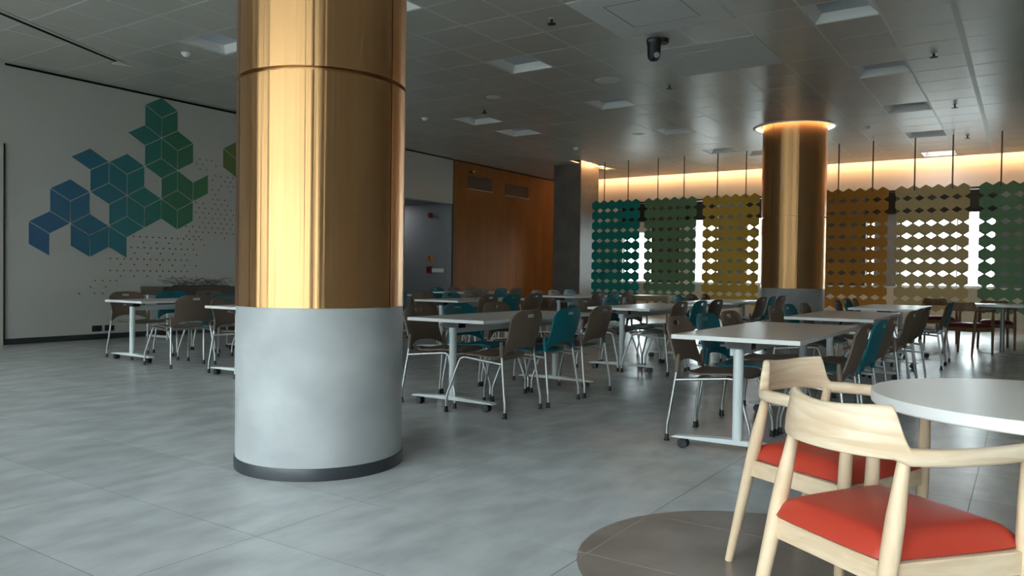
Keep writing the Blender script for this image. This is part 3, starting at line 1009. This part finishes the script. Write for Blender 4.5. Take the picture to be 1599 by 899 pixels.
def make_chair(mat, nm):
    t = thing('nesting_chair', nm, 'chair')

    def seat(u, v):
        a, b = 2 * u - 1, 2 * v - 1
        # square-to-rounded mapping
        x = a * math.sqrt(max(0.0, 1 - 0.20 * b * b * abs(b)))
        y = b * math.sqrt(max(0.0, 1 - 0.14 * a * a * abs(a)))
        X = 0.225 * x * (1.0 + 0.04 * b)
        Y = 0.215 * y + 0.012
        Z = 0.446 + 0.012 * x * x + 0.014 * b
        if b > 0.5:
            Z -= (b - 0.5) ** 2 * 0.085
        if b < -0.6:
            Z += (-0.6 - b) ** 2 * 0.10
        return (X, Y, Z)

    MB().shell(seat, 12, 12, 0.012).obj('seat', mat, t, smooth=50)

    def back(u, v):
        a = 2 * u - 1
        zb = 0.520 - 0.060 * abs(a) ** 2.8
        zt = 0.815 - 0.070 * abs(a) ** 5
        z = zb + (zt - zb) * v
        k = (z - 0.46) / 0.38
        hw = 0.238 - 0.013 * math.sin(min(1, max(0, k) * 1.4) * PI) - 0.020 * max(0, k - 0.45) ** 1.5
        Y = -0.222 - 0.105 * k - 0.012 * math.sin(k * PI) - 0.028 * (1 - a * a)
        return (hw * a, Y, z)

    NU, NV = 20, 20
    MB().shell(back, NU, NV, 0.011, lambda i, j: 8 <= i <= 11 and 16 <= j <= 17).obj('backrest', mat, t, smooth=50)
    for s in (-1, 1):
        MB().tube([(s * 0.238, -0.224, 0.575), (s * 0.240, -0.229, 0.52), (s * 0.244, -0.236, 0.455)], [0.012, 0.017, 0.015], 10).obj('back_sleeve', mat, t, smooth=50)
    for s in (-1, 1):
        rear = [(s * 0.240, -0.228, 0.53), (s * 0.245, -0.238, 0.44), (s * 0.2685, -0.276, 0.155), (s * 0.2715, -0.282, 0.125), (s * 0.2725, -0.285, 0.095), (s * 0.273, -0.286, 0.02)]
        l = MB().tube(rear, 0.0105, 8).obj('leg', M['chrome'], t, smooth=50)
        MB().tube([(s * 0.273, -0.286, 0.045), (s * 0.273, -0.286, 0.012), (s * 0.273, -0.286, 0.011), (s * 0.273, -0.286, 0.0)], [0.014, 0.0145, 0.019, 0.019], 10).obj('glide', M['black'], l, smooth=40)
        front = [(s * 0.2485, -0.243, 0.405), (s * 0.224, 0.10, 0.437), (s * 0.223, 0.135, 0.436), (s * 0.225, 0.160, 0.424), (s * 0.229, 0.172, 0.400),
                 (s * 0.268, 0.252, 0.150), (s * 0.271, 0.259, 0.120), (s * 0.272, 0.261, 0.095), (s * 0.2725, 0.262, 0.02)]
        l = MB().tube(front, 0.0105, 8).obj('leg', M['chrome'], t, smooth=50)
        MB().tube([(s * 0.2725, 0.262, 0.045), (s * 0.2725, 0.262, 0.012), (s * 0.2725, 0.262, 0.011), (s * 0.2725, 0.262, 0.0)], [0.014, 0.0145, 0.019, 0.019], 10).obj('glide', M['black'], l, smooth=40)
    MB().tube([(-0.224, 0.09, 0.436), (0.224, 0.09, 0.436)], 0.009, 8).obj('seat_rail', M['chrome'], t, smooth=50)
    MB().tube([(-0.238, -0.12, 0.416), (0.238, -0.12, 0.416)], 0.009, 8).obj('seat_rail', M['chrome'], t, smooth=50)
    return t


table0 = make_table()
chairs0 = {'brown': make_chair(M['brown_shell'], 'b'), 'teal': make_chair(M['teal_shell'], 't')}
used = set()


def place(proto, key, x, y, rz, label, group):
    o = proto if key not in used else copy_tree(proto)
    used.add(key)
    o.location = (x, y, 0)
    o.rotation_euler.z = rz
    o['label'] = label
    o['group'] = group
    return o


P3 = ['brown', 'teal', 'brown']
# x of the near end, centre y, phrase, left pattern (colour, dx, offset), right pattern
TABLES = [
    (4.57, 1.46, 'table nearest the oak armchairs', [('brown', .54, .235), ('teal', 1.13, .24), ('brown', 1.72, .25)], [('brown', .62, .30), ('teal', 1.22, .31), ('brown', 1.80, .30)]),
    (7.50, 1.52, 'second table of the right row', [('brown', .42, .27), ('teal', 1.0, .27), ('brown', 1.6, .25)], [('brown', .28, .34), ('brown', .9, .33), ('brown', 1.5, .34)]),
    (10.50, 1.50, 'third table of the right row', [('brown', .5, .28), ('teal', 1.1, .27), ('brown', 1.6, .25)], [('brown', .50, .36), ('teal', 1.12, .36)]),
    (4.83, 3.88, 'table just right of the big column', [('brown', .35, .235), ('teal', .93, .25), ('brown', 1.52, .24)], [('brown', .24, .325), ('teal', .86, .33), ('brown', 1.50, .32)]),
    (7.98, 3.88, 'second table of the middle row', [('brown', .3, .25), ('teal', .95, .25), ('brown', 1.5, .25)], [('brown', .27, .33), ('teal', .90, .33), ('brown', 1.52, .32)]),
    (10.95, 3.90, 'third table of the middle row', [('teal', .35, .25), ('brown', .95, .25), ('brown', 1.55, .25)], [('brown', .55, .34), ('teal', 1.1, .33), ('brown', 1.65, .33)]),
    (4.90, 6.74, 'table left of the big column', [('brown', .40, .23), ('teal', 1.0, .25), ('brown', 1.6, .25)], [('brown', .3, .33), ('teal', .9, .33), ('brown', 1.5, .33)]),
    (8.30, 6.82, 'second table right behind the column', [('brown', .42, .25), ('teal', 1.05, .25), ('brown', 1.6, .25)], [('brown', .35, .33), ('teal', .95, .33), ('brown', 1.55, .33)]),
    (11.75, 6.93, 'third table before the pillar', [('brown', .3, .25), ('brown', .9, .25), ('teal', 1.5, .25)], [('brown', .4, .33), ('teal', 1.0, .33), ('brown', 1.6, .33)]),
    (5.02, 8.90, 'table nearest the mural wall', [('brown', .45, .36), ('teal', 1.08, .40), ('brown', 1.65, .38)], [('brown', .26, .74), ('teal', .77, .60), ('brown', 1.5, .66)]),
    (8.60, 9.30, 'mural row table hidden behind the column', [('brown', .4, .25), ('teal', 1.0, .25), ('brown', 1.6, .25)], [('brown', .35, .33), ('teal', .95, .33), ('brown', 1.55, .33)]),
    (12.25, 9.75, 'farthest table by the wood wall', [('teal', .3, .25), ('brown', .95, .25), ('brown', 1.55, .25)], [('brown', .3, .33), ('teal', .95, .33), ('brown', 1.55, .33)]),
]
ends = [['near end', 'middle', 'far end'], ['near end', 'far end']]
for (x, y, ph, left, right) in TABLES:
    place(table0, 'table', x, y, 0, 'white flip-top table on casters, ' + ph, 'flip-top tables in rows')
    for side, lst in (('mural side', left), ('right side', right)):
        for k, (c, dx, off) in enumerate(lst):
            e = ends[0][k] if len(lst) == 3 else ends[1][k]
            s = 1 if side == 'mural side' else -1
            place(chairs0[c], c, x + dx + random.uniform(-.012, .012), y + s * off, (PI if s > 0 else 0) + random.uniform(-.05, .05),
                  '%s shell chair, %s of %s, %s' % (c, e, side, ph), 'shell chairs around the flip-top tables')

# ------------------------------------------------------------------ oak armchairs
def make_armchair(leg='ash_leg', rl='ash', bw='ash_back', pad_m='red'):
    t = thing('wooden_armchair', 'a', 'chair')
    for s in (-1, 1):
        # raked back legs, thickest at the seat
        b0, b1 = Vector((s * 0.212, -0.278, 0)), Vector((s * 0.188, -0.136, 0.655))
        ks = [0, .25, .5, .66, .78, .88, 1.0]
        rr = [0.0150, 0.0185, 0.0215, 0.0235, 0.0225, 0.0185, 0.0150]
        MB().tube([b0.lerp(b1, k) for k in ks], rr, 16).obj('leg', M[leg], t, smooth=60)
        f0, f1 = Vector((s * 0.250, 0.205, 0)), Vector((s * 0.240, 0.226, 0.66))
        rr = [0.0145, 0.0175, 0.0205, 0.0215, 0.0205, 0.0175, 0.0150]
        MB().tube([f0.lerp(f1, k) for k in ks], rr, 16).obj('leg', M[leg], t, smooth=60)
    # seat rails
    zl, zh = 0.345, 0.405
    def rail(p, q, th=0.020):
        p, q = Vector(p), Vector(q)
        dd = (q - p).normalized()
        nn = Vector((-dd.y, dd.x)) * th / 2
        poly = [p - nn, q - nn, q + nn, p + nn]
        return bevel(MB().prism([(a.x, a.y) for a in poly], zl, zh).obj('seat_rail', M[rl], t), 0.003)
    rail((-0.190, -0.192), (0.190, -0.192))
    rail((-0.238, 0.214), (0.238, 0.214))
    for s in (-1, 1):
        rail((s * 0.199, -0.19), (s * 0.243, 0.21))

    # padded seat
    def pad(top):
        def fn(u, v):
            a, b = 2 * u - 1, 2 * v - 1
            x = a * math.sqrt(max(0.0, 1 - 0.10 * b ** 4))
            y = b * math.sqrt(max(0.0, 1 - 0.10 * a ** 4))
            w = 0.222 + 0.022 * b
            e = max(abs(a), abs(b))
            edge = max(0.0, (e - 0.70) / 0.30)
            shr = 1.0
            if top:
                z = 0.464 + 0.010 * (1 - a * a) * (1 - b * b) - 0.052 * edge ** 2.6
            else:
                z = 0.408
                shr = 0.985
            return (x * w * shr, y * 0.226 * shr + 0.012, z)
        return fn
    mb = MB()
    n = 24
    vt = [pad(True)(i / n, j / n) for i in range(n + 1) for j in range(n + 1)]
    vb = [pad(False)(i / n, j / n) for i in range(n + 1) for j in range(n + 1)]
    I = lambda i, j: i * (n + 1) + j
    N2 = (n + 1) ** 2
    fs = []
    for i in range(n):
        for j in range(n):
            fs.append((I(i, j), I(i + 1, j), I(i + 1, j + 1), I(i, j + 1)))
            fs.append((N2 + I(i, j + 1), N2 + I(i + 1, j + 1), N2 + I(i + 1, j), N2 + I(i, j)))
    rim = [(i, 0) for i in range(n)] + [(n, j) for j in range(n)] + [(n - i, n) for i in range(n)] + [(0, n - j) for j in range(n)]
    for k in range(len(rim)):
        p, q = rim[k], rim[(k + 1) % len(rim)]
        fs.append((I(*q), I(*p), N2 + I(*p), N2 + I(*q)))
    mb.add(vt + vb, fs)
    mb.obj('seat_pad', M[pad_m], t, smooth=70)

    # one bent bow: arms flowing into the tall back rest
    ctrl = [(0.245, 0.262), (0.256, 0.18), (0.258, 0.09), (0.250, 0.0), (0.232, -0.075), (0.200, -0.140), (0.150, -0.190), (0.080, -0.222), (0.0, -0.232)]
    half = []
    for k in range(len(ctrl) - 1):
        p0 = Vector(ctrl[max(k - 1, 0)]); p1 = Vector(ctrl[k]); p2 = Vector(ctrl[k + 1])
        p3 = Vector(ctrl[k + 2]) if k + 2 < len(ctrl) else Vector((-ctrl[k - 0][0], ctrl[k][1]))
        for q in range(12):
            s = q / 12
            half.append(0.5 * ((2 * p1) + (-p0 + p2) * s + (2 * p0 - 5 * p1 + 4 * p2 - p3) * s * s + (-p0 + 3 * p1 - 3 * p2 + p3) * s ** 3))
    path = half + [Vector(ctrl[-1])] + [Vector((-p.x, p.y)) for p in reversed(half)]
    n = len(path)
    # arc length
    sl = [0.0]
    for k in range(1, n):
        sl.append(sl[-1] + (path[k] - path[k - 1]).length)
    tot = sl[-1]
    vs, fs = [], []
    def sstep(a, b, x):
        x = max(0, min(1, (x - a) / (b - a)))
        return x * x * (3 - 2 * x)
    S = 12
    for k in range(n):
        tg = (path[min(k + 1, n - 1)] - path[max(k - 1, 0)]).normalized()
        nn = Vector((-tg.y, tg.x))
        e = min(sl[k], tot - sl[k]) / (tot / 2)          # 0 at the arm tips, 1 at the middle of the back
        bk = sstep(0.63, 0.70, e)
        zb = 0.648 - 0.012 * (1 - bk)
        zt = 0.678 + bk * (0.100 - 0.012 * sstep(0.7, 1.0, e))
        zb += 0.0
        th = 0.036 * (1 - bk) + 0.024 * bk
        if e < 0.06:
            th *= 0.75 + 0.25 * e / 0.06
        tilt = -0.018 * bk                                  # back rest leans out at its top
        hz, hc = (zt - zb) / 2, (zt + zb) / 2
        rc = min(0.011, th * 0.42, hz * 0.8)
        sec = []
        for (sx, sz) in ((1, -1), (1, 1), (-1, 1), (-1, -1)):
            a0 = {(1, -1): -90, (1, 1): 0, (-1, 1): 90, (-1, -1): 180}[(sx, sz)]
            for q in range(3):
                a = math.radians(a0 + 45 * q)
                sec.append((sx * (th / 2 - rc) + rc * math.cos(a), sz * (hz - rc) + rc * math.sin(a)))
        # keep the sections winding the same way
        for (px, pz) in sec:
            out = tilt * ((pz + hz) / (2 * hz))
            p = path[k] - nn * (px + out) if False else path[k] + nn * (px + out)
            vs.append((p.x, p.y, hc + pz))
    for k in range(n - 1):
        for q in range(S):
            q2 = (q + 1) % S
            fs.append((k * S + q, (k + 1) * S + q, (k + 1) * S + q2, k * S + q2))
    fs.append(tuple(range(S)))
    fs.append(tuple((n - 1) * S + q for q in range(S - 1, -1, -1)))
    MB().add(vs, fs).obj('arm_bow', M[bw], t, smooth=50)
    return t


def face(t, x, y, head):
    """head: direction the sitter looks, degrees from +x"""
    t.location = (x, y, 0.0)
    t.rotation_euler.z = math.radians(head) - PI / 2


armchair = make_armchair()
armchair_dark = make_armchair('darker_wood', 'darker_wood', 'darker_wood', 'dark_red')
ARM = [(3.008, .595, -112.2, 'pale wooden armchair with red seat, farther of the two at the round table'),
       (2.300, .316, -34.7, 'pale wooden armchair with red seat, nearest to the camera at lower right'),
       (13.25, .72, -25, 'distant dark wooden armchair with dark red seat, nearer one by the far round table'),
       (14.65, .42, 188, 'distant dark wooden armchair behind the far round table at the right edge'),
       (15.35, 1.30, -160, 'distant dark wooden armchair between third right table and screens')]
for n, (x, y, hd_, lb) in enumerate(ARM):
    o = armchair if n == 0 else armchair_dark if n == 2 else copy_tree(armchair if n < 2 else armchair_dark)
    face(o, x, y, hd_)
    if n < 2:
        o.location.z = 0.0018
    o['label'] = lb
    o['group'] = 'pale wooden armchairs at the round table' if n < 2 else 'dark wooden armchairs at the far end'

# ------------------------------------------------------------------ round tables
def round_table(x, y, r, label, z=0.74, basez=0.0):
    t = thing('round_table', label, 'table', (x, y, basez), group='round pedestal tables')
    zz = z - basez
    top = MB().lathe([(0.0, zz - 0.036), (r - 0.004, zz - 0.036), (r, zz - 0.032), (r, zz - 0.001), (r - 0.001, zz)], 128).obj('table_top', M['edge'], t, smooth=30)
    MB().lathe([(r - 0.001, zz), (0.0, zz + 0.0004)], 128).obj('laminate', M['laminate'], top, smooth=30)
    MB().tube([(0, 0, 0.02), (0, 0, zz - 0.036)], 0.030, 20).obj('pedestal', M['alu'], t, smooth=40)
    MB().lathe([(0.30, 0.0), (0.30, 0.008), (0.06, 0.022), (0.0, 0.022)], 48).obj('base_plate', M['alu'], t, smooth=30)
    MB().lathe([(0.0, zz - 0.046), (0.14, zz - 0.046), (0.14, zz - 0.036)], 24).obj('top_flange', M['metal_white'], t, smooth=30)
    return t


round_table(2.76, -.06, .475, 'round white table beside the pale armchairs at the right edge', 0.74, 0.0018)
round_table(13.85, .30, .50, 'distant round white table among dark wooden armchairs at the right edge')

# small square wooden table before the screens
t = thing('cafe_table', 'small wood-edged square table before the green hexagon screen', 'table', (13.95, 5.95, 0))
tt = MB().box(-0.42, 0.42, -0.42, 0.42, 0.70, 0.73).obj('table_top', M['door_wood'], t)
MB().box(-0.415, 0.415, -0.415, 0.415, 0.73, 0.7315).obj('laminate', M['laminate'], tt)
for sx in (-1, 1):
    for sy in (-1, 1):
        MB().tube([(sx * .36, sy * .36, 0), (sx * .35, sy * .35, .70)], [.015, .022], 12).obj('leg', M['door_wood'], t, smooth=40)
for s in (-1, 1):
    MB().box(-0.35, 0.35, s * 0.35 - 0.01, s * 0.35 + 0.01, 0.63, 0.70).obj('apron', M['door_wood'], t)
    MB().box(s * 0.35 - 0.01, s * 0.35 + 0.01, -0.34, 0.34, 0.63, 0.70).obj('apron', M['door_wood'], t)

# dark console with dried grass against the mural wall
t = thing('console_table', 'long dark console table standing against the mural wall', 'table', (8.0, 11.5, 0))
MB().box(-1.05, 2.2, -0.32, 0.30, 0.70, 0.83).obj('table_top', M['pier'], t)
for x in (-0.95, 2.1):
    MB().box(x - 0.02, x + 0.02, -0.30, 0.28, 0.03, 0.06).obj('foot_bar', M['metal_white'], t)
    for y in (-0.28, 0.26):
        MB().tube([(x, y, 0.0), (x, y, 0.70)], [0.016, 0.02], 10).obj('leg', M['metal_white'], t, smooth=40)
t = thing('dried_grass', 'sparse dried grass arrangement lying on the dark console', 'plant', (7.85, 11.5, 0.83))
MB().box(-0.5, 0.5, -0.06, 0.06, 0.0, 0.02).obj('tray', M['pier'], t)
m = MB()
rn = random.Random(5)
for k in range(70):
    x = rn.uniform(-0.48, 0.48)
    dx, h_ = rn.uniform(-0.4, 0.4), rn.uniform(0.04, 0.15)
    m.tube([(x, rn.uniform(-.05, .05), 0.015), (x + dx * 0.5, rn.uniform(-.06, .06), h_), (x + dx, rn.uniform(-.08, .08), h_ * rn.uniform(0.5, 1.1))], 0.0035, 4)
tag(m.obj('stems', M['twig'], t), kind='stuff')
